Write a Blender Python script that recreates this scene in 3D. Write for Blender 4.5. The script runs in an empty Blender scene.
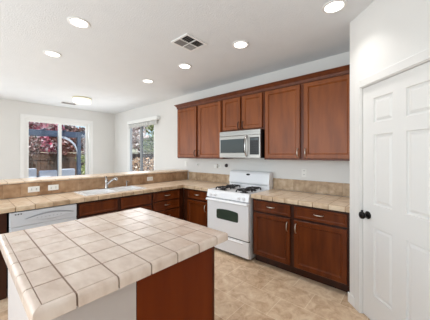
import bpy, bmesh, math, random
from mathutils import Matrix, Vector
random.seed(7)
SC = bpy.context.scene
COL = SC.collection
PI = math.pi

# ------------------------------------------------------------------ camera, world, lights, exposure
cam_d = bpy.data.cameras.new('camera')
cam = bpy.data.objects.new('camera', cam_d); COL.objects.link(cam)
cam.location = (2.4129, -3.2229, 1.4411)
cam.rotation_euler = (PI/2, 0, 0.7274)
cam_d.sensor_width = 36.0
cam_d.lens = 36.0*225.5/430.0
cam_d.shift_y = (154.8-160.0)/430.0
cam_d.clip_start = 0.02
SC.camera = cam

world = bpy.data.worlds.new('sky'); SC.world = world; world.use_nodes = True
wn = world.node_tree.nodes; wl = world.node_tree.links
bg = wn['Background']; sky = wn.new('ShaderNodeTexSky')
sky.sky_type = 'NISHITA'; sky.sun_disc = False
sky.sun_elevation = math.radians(52); sky.sun_rotation = math.radians(80)
wl.new(sky.outputs[0], bg.inputs[0]); bg.inputs[1].default_value = 0.2

def lamp(name, kind, loc, energy, color=(1, 1, 1), rot=(0, 0, 0), parent=None, **kw):
    d = bpy.data.lights.new(name, kind); d.energy = energy; d.color = color
    for k, v in kw.items(): setattr(d, k, v)
    o = bpy.data.objects.new(name, d); COL.objects.link(o)
    o.location = loc; o.rotation_euler = rot
    if parent: o.parent = parent
    return o
# sun high over the house from the +x side: it lights the yard, not the room
lamp('sun', 'SUN', (0, 0, 8), 5.0, (1, .96, .9), (0, math.radians(36), 0), angle=.01)
# area light added behind the camera, standing in for daylight from unseen windows
lamp('back_daylight_fill', 'AREA', (0.2, -5.3, 1.4), 112, (.885, .96, 1), (math.radians(102), 0, 0), shape='RECTANGLE', size=5.2, size_y=2.2)
# daylight entering by the patio door
lamp('patio_door_daylight', 'AREA', (-4.55, -1.46, 1.25), 17, (.89, .95, 1), (0, math.radians(-108), 0), shape='RECTANGLE', size=2.2, size_y=1.4)
# daylight entering by the side window
lamp('side_window_daylight', 'AREA', (-3.12, -.13, 1.6), 11, (.93, .97, 1), (math.radians(-84), 0, 0), shape='RECTANGLE', size=1.1, size_y=1.2)
# area light added by the unseen left wall, for cabinet sheen and fill
lamp('added_left_fill', 'AREA', (-4.5, -4.2, 1.4), 47, (.90, .96, 1), (0, math.radians(-91), 0), shape='RECTANGLE', size=1.9, size_y=1.8)
DOWNLIGHT_W = 2.2
vs = SC.view_settings
SC.display_settings.display_device = 'sRGB'
vs.view_transform = 'Standard'; vs.look = 'None'; vs.gamma = 1.0; vs.use_curve_mapping = False
vs.exposure = 0.0

# ------------------------------------------------------------------ materials
def lin(c):
    def f(v):
        v /= 255.0
        return v/12.92 if v <= .04045 else ((v+.055)/1.055)**2.4
    return (f(c[0]), f(c[1]), f(c[2]), 1)
MATS = {}
def mat(name, rgb, rough=.5, metal=0, coat=0, spec=.5):
    if name in MATS: return MATS[name]
    m = bpy.data.materials.new(name); m.use_nodes = True
    b = m.node_tree.nodes['Principled BSDF']
    b.inputs['Base Color'].default_value = lin(rgb)
    b.inputs['Roughness'].default_value = rough; b.inputs['Metallic'].default_value = metal
    b.inputs['Coat Weight'].default_value = coat; b.inputs['Specular IOR Level'].default_value = spec
    MATS[name] = m; return m
def nodes(m): return m.node_tree.nodes, m.node_tree.links, m.node_tree.nodes['Principled BSDF']
def ramp(n, stops):
    r = n.new('ShaderNodeValToRGB'); e = r.color_ramp.elements
    while len(e) < len(stops): e.new(.5)
    for i, (p, c) in enumerate(stops): e[i].position = p; e[i].color = lin(c)
    return r
def noise_mat(name, stops, scale=(1, 1, 1), nscale=8, detail=5, rough=.5, bump=0, bscale=None, coat=0, spec=.5, island=0):
    m = mat(name, stops[0][1], rough, coat=coat, spec=spec); n, l, b = nodes(m)
    tc = n.new('ShaderNodeTexCoord'); mp = n.new('ShaderNodeMapping'); mp.inputs['Scale'].default_value = scale
    l.new(tc.outputs['Object'], mp.inputs[0])
    nz = n.new('ShaderNodeTexNoise'); nz.inputs['Scale'].default_value = nscale; nz.inputs['Detail'].default_value = detail
    l.new(mp.outputs[0], nz.inputs['Vector'])
    r = ramp(n, stops); fac = nz.outputs['Fac']
    if island:
        g = n.new('ShaderNodeNewGeometry'); ma = n.new('ShaderNodeMath'); ma.operation = 'MULTIPLY_ADD'
        l.new(g.outputs['Random Per Island'], ma.inputs[0]); ma.inputs[1].default_value = island
        sb = n.new('ShaderNodeMath'); sb.operation = 'SUBTRACT'; l.new(fac, sb.inputs[0]); sb.inputs[1].default_value = island/2
        l.new(sb.outputs[0], ma.inputs[2]); fac = ma.outputs[0]
    l.new(fac, r.inputs[0]); l.new(r.outputs[0], b.inputs['Base Color'])
    if bump:
        bp = n.new('ShaderNodeBump'); bp.inputs['Strength'].default_value = bump; bp.inputs['Distance'].default_value = .01
        if bscale:
            n2 = n.new('ShaderNodeTexNoise'); n2.inputs['Scale'].default_value = bscale; n2.inputs['Detail'].default_value = 3
            l.new(tc.outputs['Object'], n2.inputs['Vector']); l.new(n2.outputs['Fac'], bp.inputs['Height'])
        else: l.new(nz.outputs['Fac'], bp.inputs['Height'])
        l.new(bp.outputs[0], b.inputs['Normal'])
    return m
def emit(name, rgb, s):
    m = mat(name, rgb, .5); b = m.node_tree.nodes['Principled BSDF']
    b.inputs['Emission Color'].default_value = lin(rgb); b.inputs['Emission Strength'].default_value = s
    return m

WALL = noise_mat('wall_paint', [(0, (226, 224, 221)), (1, (230, 228, 225))], nscale=3, rough=.75, bump=.05, bscale=60, spec=.3)
PAINT = noise_mat('island_paint_shaded', [(0, (194, 184, 178)), (1, (199, 189, 183))], nscale=3, rough=.7, spec=.3)  # white paint with the dimmer light low down mixed into its colour
CEIL = noise_mat('ceiling_texture', [(0, (230, 232, 234)), (1, (236, 238, 240))], nscale=4, rough=.9, bump=.3, bscale=75, spec=.2)
TRIM = mat('trim_white', (242, 241, 239), .4)
DOORW = mat('door_white', (230, 228, 225), .42)
# travertine look vinyl floor
FLOOR = mat('floor_travertine', (200, 180, 150), .33); n, l, b = nodes(FLOOR)
tc = n.new('ShaderNodeTexCoord'); mp = n.new('ShaderNodeMapping'); mp.inputs['Rotation'].default_value = (0, 0, 0); mp.inputs['Location'].default_value = (.1, .17, 0)
l.new(tc.outputs['Object'], mp.inputs[0])
br = n.new('ShaderNodeTexBrick'); br.offset = .5; br.inputs['Scale'].default_value = 1
br.inputs['Brick Width'].default_value = .46; br.inputs['Row Height'].default_value = .3; br.inputs['Mortar Size'].default_value = .004; br.inputs['Mortar Smooth'].default_value = .6
br.inputs['Color1'].default_value = (.38, .38, .38, 1); br.inputs['Color2'].default_value = (.62, .62, .62, 1); br.inputs['Mortar'].default_value = (.9, .9, .9, 1)
l.new(mp.outputs[0], br.inputs['Vector'])
n1 = n.new('ShaderNodeTexNoise'); n1.inputs['Scale'].default_value = 9; n1.inputs['Detail'].default_value = 8; n1.inputs['Roughness'].default_value = .75; n1.inputs['Distortion'].default_value = .6
l.new(tc.outputs['Object'], n1.inputs['Vector'])
mx = n.new('ShaderNodeMix'); mx.data_type = 'RGBA'; mx.inputs[0].default_value = .36
l.new(n1.outputs['Fac'], mx.inputs[6]); l.new(br.outputs['Color'], mx.inputs[7])
r = ramp(n, [(.34, (160, 128, 100)), (.45, (204, 172, 140)), (.54, (224, 198, 168)), (.66, (240, 222, 198))])
l.new(mx.outputs[2], r.inputs[0]); l.new(r.outputs[0], b.inputs['Base Color'])

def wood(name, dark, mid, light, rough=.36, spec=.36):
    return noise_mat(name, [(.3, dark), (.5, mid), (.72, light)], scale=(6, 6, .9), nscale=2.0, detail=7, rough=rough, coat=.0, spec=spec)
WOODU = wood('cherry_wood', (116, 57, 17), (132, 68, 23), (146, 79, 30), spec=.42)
WOODT = wood('cherry_wood_trim_shaded', (84, 36, 12), (98, 46, 18), (112, 56, 24))  # cherry darkened to put shade into the wall cabinet bodies and crown
WOODD = wood('cherry_wood_base_shaded', (78, 33, 7), (95, 42, 10), (110, 52, 16), spec=.25)  # same cherry as the wall cabinets, its lower light put into the colour
WOODF = wood('cherry_face_frame_shaded', (44, 18, 6), (56, 24, 9), (68, 31, 13))  # same cherry again, darkened for the shade between doors and drawers
WOODK = mat('cherry_recess', (52, 22, 14), .45)
PANELW = wood('island_panel_wood', (104, 38, 2), (110, 42, 3), (117, 47, 5), .45, .15)
GROUT = mat('grout_brown', (140, 114, 98), .8)
GROUTL = mat('grout_tan', (180, 152, 124), .8)
TILE_I = noise_mat('island_tile', [(.25, (206, 183, 166)), (.5, (220, 200, 184)), (.75, (231, 215, 201))], scale=(1, 2, 1), nscale=9, detail=8, rough=.24, island=.22, bump=.05)
TILE_C = noise_mat('counter_tile', [(.25, (204, 176, 146)), (.5, (222, 198, 171)), (.75, (234, 214, 190))], nscale=11, detail=8, rough=.3, island=.15)
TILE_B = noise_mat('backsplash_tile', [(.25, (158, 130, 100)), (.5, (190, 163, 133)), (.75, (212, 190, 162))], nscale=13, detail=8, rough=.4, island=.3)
TILE_BAR = noise_mat('bar_tile', [(.25, (138, 104, 74)), (.5, (164, 130, 98)), (.75, (186, 154, 122))], nscale=13, detail=8, rough=.4, island=.35)
ENAMEL = mat('white_enamel', (243, 243, 245), .22, coat=.3)
ENAMELG = mat('grey_enamel', (176, 178, 180), .35)
DWWHITE = mat('dishwasher_white', (206, 208, 212), .3)
STEEL = noise_mat('brushed_steel', [(.3, (158, 154, 150)), (.7, (184, 180, 176))], scale=(.3, 1, 30), nscale=6, rough=.32); MATS['brushed_steel'].node_tree.nodes['Principled BSDF'].inputs['Metallic'].default_value = .85
CHROME = mat('chrome', (186, 184, 182), .18, metal=1)
NICKEL = mat('satin_nickel', (190, 180, 168), .3, metal=1)
BLACK = mat('black_plastic', (16, 16, 18), .35)
GLASSK = mat('dark_oven_glass', (58, 70, 60), .1)
MWGLASS = mat('microwave_glass', (70, 76, 80), .1)
IRON = mat('cast_iron', (34, 30, 30), .55)
BRONZE = mat('dark_bronze', (26, 24, 24), .3, metal=.6)
PLAST = mat('white_plastic', (238, 237, 233), .35)
PORC = mat('white_porcelain', (240, 240, 240), .15)
DARK = mat('dark_gap', (20, 18, 18), .8)
VENTG = mat('vent_grey', (150, 146, 144), .5)
LENS = emit('lamp_lens', (255, 250, 242), 5.0)
SHADE = emit('lamp_shade_glass', (255, 252, 240), .4)
FENCE = noise_mat('fence_wood', [(.3, (72, 52, 42)), (.7, (108, 82, 66))], scale=(8, 8, .8), nscale=3, rough=.9)
PERG = noise_mat('pergola_paint', [(.3, (56, 71, 92)), (.7, (68, 85, 107))], nscale=4, rough=.6)
CONC = noise_mat('patio_concrete', [(.3, (176, 170, 160)), (.7, (198, 192, 184))], nscale=4, rough=.9)
BARK = mat('bark', (84, 66, 56), .9)
CUSH = noise_mat('outdoor_fabric', [(.3, (222, 228, 236)), (.7, (236, 240, 246))], nscale=20, rough=.9)
WICK = mat('wicker_grey', (92, 92, 98), .8)
def leafmat(name, cols):
    m = mat(name, cols[0], .7, spec=.25); n, l, b = nodes(m)
    g = n.new('ShaderNodeNewGeometry')
    r = ramp(n, [(i/(len(cols)), c) for i, c in enumerate(cols)]); r.color_ramp.interpolation = 'CONSTANT'
    l.new(g.outputs['Random Per Island'], r.inputs[0]); l.new(r.outputs[0], b.inputs['Base Color']); return m
LEAFP = leafmat('plum_leaves', [(198, 92, 118), (150, 76, 90), (228, 150, 170), (124, 78, 84), (240, 218, 222), (210, 130, 148)])
LEAFM = leafmat('mauve_leaves', [(132, 84, 80), (166, 118, 112), (98, 70, 62), (222, 200, 196), (146, 100, 86), (88, 70, 58)])
LEAFG = leafmat('green_leaves', [(150, 166, 92), (190, 196, 126), (106, 122, 72), (224, 226, 176), (130, 146, 88)])
LEAFW = leafmat('blossom_leaves', [(246, 238, 236), (232, 212, 208), (206, 184, 176), (250, 246, 242), (178, 160, 146)])
LEAFT = leafmat('tan_leaves', [(226, 194, 160), (242, 230, 212), (190, 160, 130), (230, 184, 146), (140, 116, 98)])
GLASS = bpy.data.materials.new('window_glass'); GLASS.use_nodes = True
n = GLASS.node_tree.nodes; l = GLASS.node_tree.links; n.clear()
out = n.new('ShaderNodeOutputMaterial'); mxs = n.new('ShaderNodeMixShader'); tr = n.new('ShaderNodeBsdfTransparent'); gl = n.new('ShaderNodeBsdfGlossy')
gl.inputs['Roughness'].default_value = .02; tr.inputs[0].default_value = (.94, .96, .97, 1); mxs.inputs[0].default_value = .05
l.new(tr.outputs[0], mxs.inputs[1]); l.new(gl.outputs[0], mxs.inputs[2]); l.new(mxs.outputs[0], out.inputs[0])

# ------------------------------------------------------------------ builders
class MB:
    """collects shapes in world coordinates (through the matrix T) for ONE mesh object"""
    def __init__(s, T=None): s.bm = bmesh.new(); s.T = T or Matrix()
    def face(s, pts):
        vs_ = [s.bm.verts.new(s.T @ Vector(p)) for p in pts]
        return s.bm.faces.new(vs_)
    def box(s, x0, x1, y0, y1, z0, z1):
        v = [s.bm.verts.new(s.T @ Vector((x, y, z))) for x in (x0, x1) for y in (y0, y1) for z in (z0, z1)]
        for f in ((0, 1, 3, 2), (4, 6, 7, 5), (0, 4, 5, 1), (2, 3, 7, 6), (0, 2, 6, 4), (1, 5, 7, 3)):
            s.bm.faces.new([v[i] for i in f])
        return s
    def loft(s, rings, caps=True, closed=False):
        R = [[s.bm.verts.new(s.T @ Vector(p)) for p in r] for r in rings]; k = len(R[0])
        pairs = list(zip(R, R[1:])) + ([(R[-1], R[0])] if closed else [])
        for a, b in pairs:
            for i in range(k): s.bm.faces.new((a[i], a[(i+1) % k], b[(i+1) % k], b[i]))
        if caps and not closed:
            s.bm.faces.new(list(reversed(R[0]))); s.bm.faces.new(R[-1])
        return s
    def lathe(s, c, prof, axis='z', seg=20):
        rings = []
        for rr, h in prof:
            ring = []
            for i in range(seg):
                a = 2*PI*i/seg; u, v = rr*math.cos(a), rr*math.sin(a)
                ring.append({'z': (c[0]+u, c[1]+v, c[2]+h), 'y': (c[0]+u, c[1]+h, c[2]+v), 'x': (c[0]+h, c[1]+u, c[2]+v)}[axis])
            rings.append(ring)
        return s.loft(rings)
    def tube(s, pts, rad, seg=10):
        pts = [Vector(p) for p in pts]; rings = []
        rads = rad if isinstance(rad, (list, tuple)) else [rad]*len(pts)
        prev = None
        for i, p in enumerate(pts):
            t = (pts[min(i+1, len(pts)-1)]-pts[max(i-1, 0)]).normalized()
            if prev is None:
                a = t.orthogonal().normalized()
            else:
                a = (prev - t*prev.dot(t)).normalized()
            prev = a; bb = t.cross(a)
            rings.append([p + (a*math.cos(2*PI*k/seg)+bb*math.sin(2*PI*k/seg))*rads[i] for k in range(seg)])
        return s.loft(rings)
    def prism(s, poly, y0, y1):          # polygon in xz extruded along y
        return s.loft([[(x, y0, z) for x, z in poly], [(x, y1, z) for x, z in poly]])
    def prismz(s, poly, z0, z1):
        return s.loft([[(x, y, z0) for x, y in poly], [(x, y, z1) for x, y in poly]])
    def panel(s, x0, x1, z0, z1, y, th, steps):
        """framed panel facing -y: steps = (inset, depth) rings, the last one is filled"""
        rr = lambda i, d: [(x0+i, y+d, z0+i), (x1-i, y+d, z0+i), (x1-i, y+d, z1-i), (x0+i, y+d, z1-i)]
        rings = [rr(0, th)] + [rr(i, d) for i, d in steps]
        return s.loft(rings)
    def build(s, name, m, parent=None, bevel=0, seg=2, smooth=False, label=None):
        bmesh.ops.recalc_face_normals(s.bm, faces=s.bm.faces)
        if parent is None:
            xs = [v.co for v in s.bm.verts]
            c = Vector(((min(v.x for v in xs)+max(v.x for v in xs))/2, (min(v.y for v in xs)+max(v.y for v in xs))/2, min(v.z for v in xs)))
            W = Matrix.Translation(c)
        else: W = wm(parent)
        s.bm.transform(W.inverted())
        me = bpy.data.meshes.new(name); s.bm.to_mesh(me); s.bm.free()
        ms = m if isinstance(m, list) else [m]
        for q in ms: me.materials.append(q)
        if smooth:
            me.polygons.foreach_set('use_smooth', [True]*len(me.polygons))
            try: me.set_sharp_from_angle(angle=math.radians(40))
            except Exception: pass
        o = bpy.data.objects.new(name, me); COL.objects.link(o)
        if parent is None: o.location = W.translation
        else: o.parent = parent
        if bevel:
            bv = o.modifiers.new('bevel', 'BEVEL'); bv.width = bevel; bv.segments = seg; bv.limit_method = 'ANGLE'; bv.angle_limit = math.radians(40)
        if label: o['label'] = label
        return o
def wm(o):
    M = Matrix.LocRotScale(o.location, o.rotation_euler.to_quaternion(), o.scale)
    return wm(o.parent) @ M if o.parent else M
def tag(o, label, cat, group=None, kind=None):
    o['label'] = label; o['category'] = cat
    if group: o['group'] = group
    if kind: o['kind'] = kind
    return o
def thing(name, label, cat, loc, group=None):
    o = bpy.data.objects.new(name, None); COL.objects.link(o); o.location = loc; o.empty_display_size = .1
    return tag(o, label, cat, group)
def struct(o): o['kind'] = 'structure'; return o
def dup(src, loc, label=None, rz=None):
    r = src.copy(); COL.objects.link(r); r.location = loc
    if label: r['label'] = label
    if rz is not None: r.rotation_euler = (0, 0, rz)
    def kids(a, b):
        for ch in list(a.children):
            c = ch.copy(); COL.objects.link(c); c.parent = b; kids(ch, c)
    kids(src, r); return r
def wall_mb(x0, x1, z0, z1, y0, y1, holes, T=None):
    """wall along x with rectangular holes (x0,x1,z0,z1), not overlapping in x"""
    m = MB(T); x = x0
    for hx0, hx1, hz0, hz1 in sorted(holes):
        m.box(x, hx0, y0, y1, z0, z1)
        if hz0 > z0: m.box(hx0, hx1, y0, y1, z0, hz0)
        if hz1 < z1: m.box(hx0, hx1, y0, y1, hz1, z1)
        x = hx1
    m.box(x, x1, y0, y1, z0, z1); return m
def along_y(x, flip=1):
    """authoring frame: local x -> world y, local -y (front) -> world +x"""
    return Matrix.Translation((x, 0, 0)) @ Matrix.Rotation(PI/2, 4, 'Z')

# ------------------------------------------------------------------ the setting
ZC = 2.7335
XL = -4.72; PX, PY = 1.93, -.696
DL = 1.22; C45 = math.sqrt(.5)
EX, EY = PX+DL*C45, PY-DL*C45
f = MB(); f.box(XL-.15, 4.2, -5.6, .15, -.12, 0); struct(f.build('floor', FLOOR))
f = MB(); f.box(XL-.15, 4.2, -5.6, .15, ZC, ZC+.15); struct(f.build('ceiling', CEIL))
WIN = (-3.88, -2.47, .93, 2.32)
struct(wall_mb(XL-.15, 4.2, 0, ZC, 0, .15, [WIN]).build('wall_north', WALL))
DOORP = (-2.21, -.72, .0, 2.36)
struct(wall_mb(-5.6, 0, 0, ZC, 0, .15, [DOORP], along_y(XL)).build('wall_west', WALL))
# pantry: short return wall, diagonal wall with door opening, east wall
f = MB(); f.prismz([(PX, 0), (PX, PY), (PX+.11*1.0, PY+.045), (PX+.11, 0)], 0, ZC); struct(f.build('wall_pantry_return', WALL))
TD = Matrix.Translation((PX, PY, 0)) @ Matrix.Rotation(-PI/4, 4, 'Z')      # local x runs along the diagonal, front faces -y
D0, D1, DH = .165, .915, 2.043
struct(wall_mb(0, DL, 0, ZC, 0, .11, [(D0-.012, D1+.012, 0, DH+.012)], TD).build('wall_pantry', WALL))
f = MB(); f.box(EX, EX+.12, -5.6, EY+.02, 0, ZC); struct(f.build('wall_east', WALL))
# pantry door
d = struct(thing('door_1', 'white six panel pantry door in the diagonal corner wall', 'door', TD @ Vector(((D0+D1)/2, .0, 0))))
d.rotation_euler = (0, 0, -PI/4); del d['category']
m = MB(TD)
yb = .012
cols = [(D0+.126, D0+.318), (D0+.432, D0+.624)]
rows = [(.245, .830), (1.020, 1.612), (1.715, 1.922)]
zs = [0.012]+[z for rw in rows for z in rw]+[DH-.003]; xs = [D0+.002]+[x for c in cols for x in c]+[D1-.002]
for i in range(5):
    for j in range(7):
        if i % 2 == 1 and j % 2 == 1: continue
        m.face([(xs[i], yb, zs[j]), (xs[i+1], yb, zs[j]), (xs[i+1], yb, zs[j+1]), (xs[i], yb, zs[j+1])])
for c in cols:
    for rw in rows:
        rr = lambda i, dd: [(c[0]+i, yb+dd, rw[0]+i), (c[1]-i, yb+dd, rw[0]+i), (c[1]-i, yb+dd, rw[1]-i), (c[0]+i, yb+dd, rw[1]-i)]
        rg = [rr(0, 0), rr(.004, .011), rr(.015, .013), rr(.036, .004)]
        for a, b_ in zip(rg, rg[1:]):
            for k in range(4): m.face([a[k], a[(k+1) % 4], b_[(k+1) % 4], b_[k]])
        m.face(rg[-1])
bmesh.ops.remove_doubles(m.bm, verts=m.bm.verts, dist=1e-5)
m.box(xs[0], xs[-1], yb+.02, yb+.035, zs[0], zs[-1])
for (a0, a1, c0, c1) in ((xs[0], xs[0]+.001, zs[0], zs[-1]), (xs[-1]-.001, xs[-1], zs[0], zs[-1]), (xs[0], xs[-1], zs[-1]-.001, zs[-1]), (xs[0], xs[-1], zs[0], zs[0]+.001)):
    m.box(a0, a1, yb, yb+.03, c0, c1)
m.build('door_leaf', DOORW, d)
k = MB(TD); kx, kz = D0+.065, .912
k.lathe((kx, yb, kz), [(.001, -.0), (.033, 0), (.034, -.006), (.026, -.012), (.013, -.016), (.012, -.034), (.026, -.042), (.033, -.054), (.030, -.066), (.018, -.073), (.001, -.074)], 'y', 24)
k.build('door_knob', BRONZE, d, smooth=True, label='dark round door knob')
# strike side latch seen past the knob
k = MB(TD); k.box(D0-.006, D0+.004, -.004, .02, kz-.028, kz+.028); k.build('latch_plate', BRONZE, d, .001)
t = MB(TD)
CW = .068
for (a0, a1, c0, c1) in ((D0-.005-CW, D0-.008, 0, DH+.006+CW), (D1+.008, D1+.005+CW, 0, DH+.006+CW), (D0-.008, D1+.008, DH+.006, DH+.006+CW)):
    t.box(a0, a1, -.016, 0, c0, c1)
for (a0, a1, c0, c1) in ((D0-.012, D0-.001, 0, DH+.012), (D1+.001, D1+.012, 0, DH+.012), (D0, D1, DH, DH+.012)):
    t.box(a0, a1, -.004, .11, c0, c1)
struct(t.build('trim_1', DOORW, None, .004))
f = MB(TD); f.box(-.012, D0-.007-CW, -.014, 0, 0, .095); f.box(D1+.007+CW, DL, -.014, 0, 0, .095)
struct(f.build('baseboard_pantry', TRIM, None, .004))
f = MB(); f.box(EX-.014, EX, -5.6, EY, 0, .095); struct(f.build('baseboard_east', TRIM, None, .004))
f = MB(along_y(XL)); f.box(-5.6, DOORP[0]-.09, -.014, 0, 0, .095); f.box(DOORP[1]+.09, 0, -.014, 0, 0, .095); struct(f.build('baseboard_west', TRIM, None, .004))
f = MB(); f.box(XL+.014, -1.75, -.014, 0, 0, .095); struct(f.build('baseboard_north', TRIM, None, .004))

# patio sliding door
TW = along_y(XL)
d = struct(thing('door_2', 'white framed sliding glass patio door in the far left wall', 'door', (XL, (DOORP[0]+DOORP[1])/2, 0))); del d['category']
m = MB(TW); y0, y1, z0, z1 = DOORP
for (a0, a1, c0, c1) in ((y0-.075, y0, 0, z1+.075), (y1, y1+.075, 0, z1+.075), (y0, y1, z1, z1+.075)): m.box(a0, a1, -.018, 0, c0, c1)
for (a0, a1, c0, c1) in ((y0, y0+.03, .02, z1), (y1-.03, y1, .02, z1), (y0+.03, y1-.03, z1-.03, z1), (y0, y1, 0, .03)): m.box(a0, a1, .0, .14, c0, c1)
m.build('door_frame', TRIM, d, .004)
ym = -1.455
for nm, a, b_, yy in (('sliding_panel', y0+.03, ym+.035, .035), ('sliding_panel', ym-.035, y1-.03, .085)):
    s_ = MB(TW); sw = .062
    for (a0, a1, c0, c1) in ((a, a+sw, .03, z1-.03), (b_-sw, b_, .03, z1-.03), (a+sw, b_-sw, z1-.03-sw, z1-.03), (a+sw, b_-sw, .03, .03+sw+.03)): s_.box(a0, a1, yy, yy+.035, c0, c1)
    so = s_.build(nm, TRIM, d, .004)
    g = MB(TW); g.box(a+sw-.005, b_-sw+.005, yy+.015, yy+.02, .03+sw+.02, z1-.03-sw+.005); g.build('glass_pane', GLASS, so)
# side window over the dining corner
d = struct(thing('window_1', 'white two pane sliding window in the far wall beyond the bar', 'window', ((WIN[0]+WIN[1])/2, 0, WIN[2]))); del d['category']
m = MB(); x0, x1, z0, z1 = WIN
for (a0, a1, c0, c1) in ((x0, x0+.07, z0, z1), (x1-.05, x1, z0, z1), (x0+.07, x1-.05, z1-.05, z1), (x0+.07, x1-.05, z0, z0+.05)): m.box(a0, a1, -.004, .08, c0, c1)
m.build('window_frame', TRIM, d, .004)
m = MB(); m.box(x0-.05, x1+.05, -.06, -.004, z0-.03, z0); m.build('window_sill', TRIM, d, .006)
xm = (x0+x1)/2
m = MB(); m.box(xm-.035, xm+.035, .012, .066, z0+.05, z1-.05); m.build('mullion', mat('vinyl_grey', (150, 152, 154), .5), d, .004)
for a, b_ in ((x0+.07, xm-.035), (xm+.035, x1-.05)):
    g = MB(); g.box(a-.005, b_+.005, .035, .04, z0+.045, z1-.045); g.build('glass_pane', GLASS, d)
# half wall that carries the raised bar
XB = -1.22; XF = -.62; YE = -3.75
f = MB(); f.box(XB-.13, XB-.012, YE, 0, 0, 1.088); struct(f.build('wall_peninsula', WALL))

# ------------------------------------------------------------------ tiled tops
PROF = [(0, 0), (.014, 0), (.022, -.002), (.028, -.008), (.030, -.016), (.030, -.052), (.012, -.052), (.012, -.022), (0, -.022)]
def cuts(a, b, origin, step):
    c = [a]; k = math.floor((a-origin)/step)+1
    while origin+k*step < b-1e-6:
        if origin+k*step > a+.012: c.append(origin+k*step)
        k += 1
    if b-c[-1] < .02 and len(c) > 1: c[-1] = b
    else: c.append(b)
    return c
def tiles(mb, x0, x1, y0, y1, zt, ox, oy, step=.16, g=.006, holes=()):
    for a, b in zip(cuts(x0, x1, ox, step), cuts(x0, x1, ox, step)[1:]):
        for c, d_ in zip(cuts(y0, y1, oy, step), cuts(y0, y1, oy, step)[1:]):
            rects = [(a, b, c, d_)]
            for h in holes:
                nr = []
                for (p, q_, r_, s_) in rects:
                    if q_ <= h[0] or p >= h[1] or s_ <= h[2] or r_ >= h[3]: nr.append((p, q_, r_, s_)); continue
                    if p < h[0]: nr.append((p, h[0], r_, s_))
                    if q_ > h[1]: nr.append((h[1], q_, r_, s_))
                    p2, q2 = max(p, h[0]), min(q_, h[1])
                    if r_ < h[2]: nr.append((p2, q2, r_, h[2]))
                    if s_ > h[3]: nr.append((p2, q2, h[3], s_))
                rects = nr
            for p, q_, r_, s_ in rects:
                if q_-p > .012 and s_-r_ > .012: mb.box(p+g/2, q_-g/2, r_+g/2, s_-g/2, zt-.010, zt)
def edge(mb, p0, p1, out, zt, origin, step=.16, g=.0065, mit0=0, mit1=0):
    """V-cap edge tiles along p0->p1 (xy), out = outward unit vector; mit +1 grows with depth (outer corner), -1 shrinks"""
    d_ = Vector((p1[0]-p0[0], p1[1]-p0[1])); L = d_.length; d_.normalize()
    o0 = (origin-p0[0])*d_.x if abs(d_.x) > .5 else (origin-p0[1])*d_.y
    cs = cuts(0, L, o0, step)
    for i, (a, b) in enumerate(zip(cs, cs[1:])):
        ra, rb = [], []
        for u, z in PROF:
            aa = a+g/2 if i or not mit0 else a-mit0*u
            bb = b-g/2 if i < len(cs)-2 or not mit1 else b+mit1*u
            ra.append((p0[0]+d_.x*aa+out[0]*u, p0[1]+d_.y*aa+out[1]*u, zt+z)); rb.append((p0[0]+d_.x*bb+out[0]*u, p0[1]+d_.y*bb+out[1]*u, zt+z))
        mb.loft([ra, rb])
ZT = .915
# island
IX0, IX1, IY0, IY1 = .372, 1.432, -3.037, -2.052
t = thing('island_countertop', 'square beige tiled countertop of the kitchen island in the foreground', 'countertop', ((IX0+IX1)/2, (IY0+IY1)/2, ZT-.052))
m = MB(); tiles(m, IX0, IX1, IY0, IY1, ZT, 1.437, -2.933); m.build('field_tiles', TILE_I, t, .002)
m = MB()
edge(m, (IX1, IY0), (IX1, IY1), (1, 0), ZT, -2.933, mit0=1, mit1=1); edge(m, (IX0, IY0), (IX1, IY0), (0, -1), ZT, 1.437, mit0=1, mit1=1)
edge(m, (IX0, IY1), (IX1, IY1), (0, 1), ZT, 1.437, mit0=1, mit1=1); edge(m, (IX0, IY0), (IX0, IY1), (-1, 0), ZT, -2.933, mit0=1, mit1=1)
m.build('edge_tiles', TILE_I, t, .0015, smooth=True)
m = MB(); m.box(IX0-.018, IX1+.018, IY0-.018, IY1+.018, ZT-.048, ZT-.0018); m.build('grout_bed', GROUT, t)
t = thing('kitchen_island', 'kitchen island base with brown wood side panel and white painted end', 'kitchen island', (.9, -2.55, 0))
m = MB(); m.box(.42, 1.395, -3.022, -2.655, 0, ZT-.0525); m.build('painted_end', PAINT, t, .004, label='white painted end of the island')
m = MB(); m.box(.44, 1.37, -2.653, -2.12, .1, ZT-.0525); m.box(.44, 1.37, -2.653, -2.18, 0, .1); m.build('cabinet_body', WOODD, t)
m = MB(); m.box(1.371, 1.392, -2.652, -2.105, 0, ZT-.0525); m.build('side_panel', PANELW, t, .002)
m = MB(); m.box(.44, 1.394, -2.104, -2.083, .1, ZT-.0525); m.build('face_frame', WOODD, t, .002)

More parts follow.
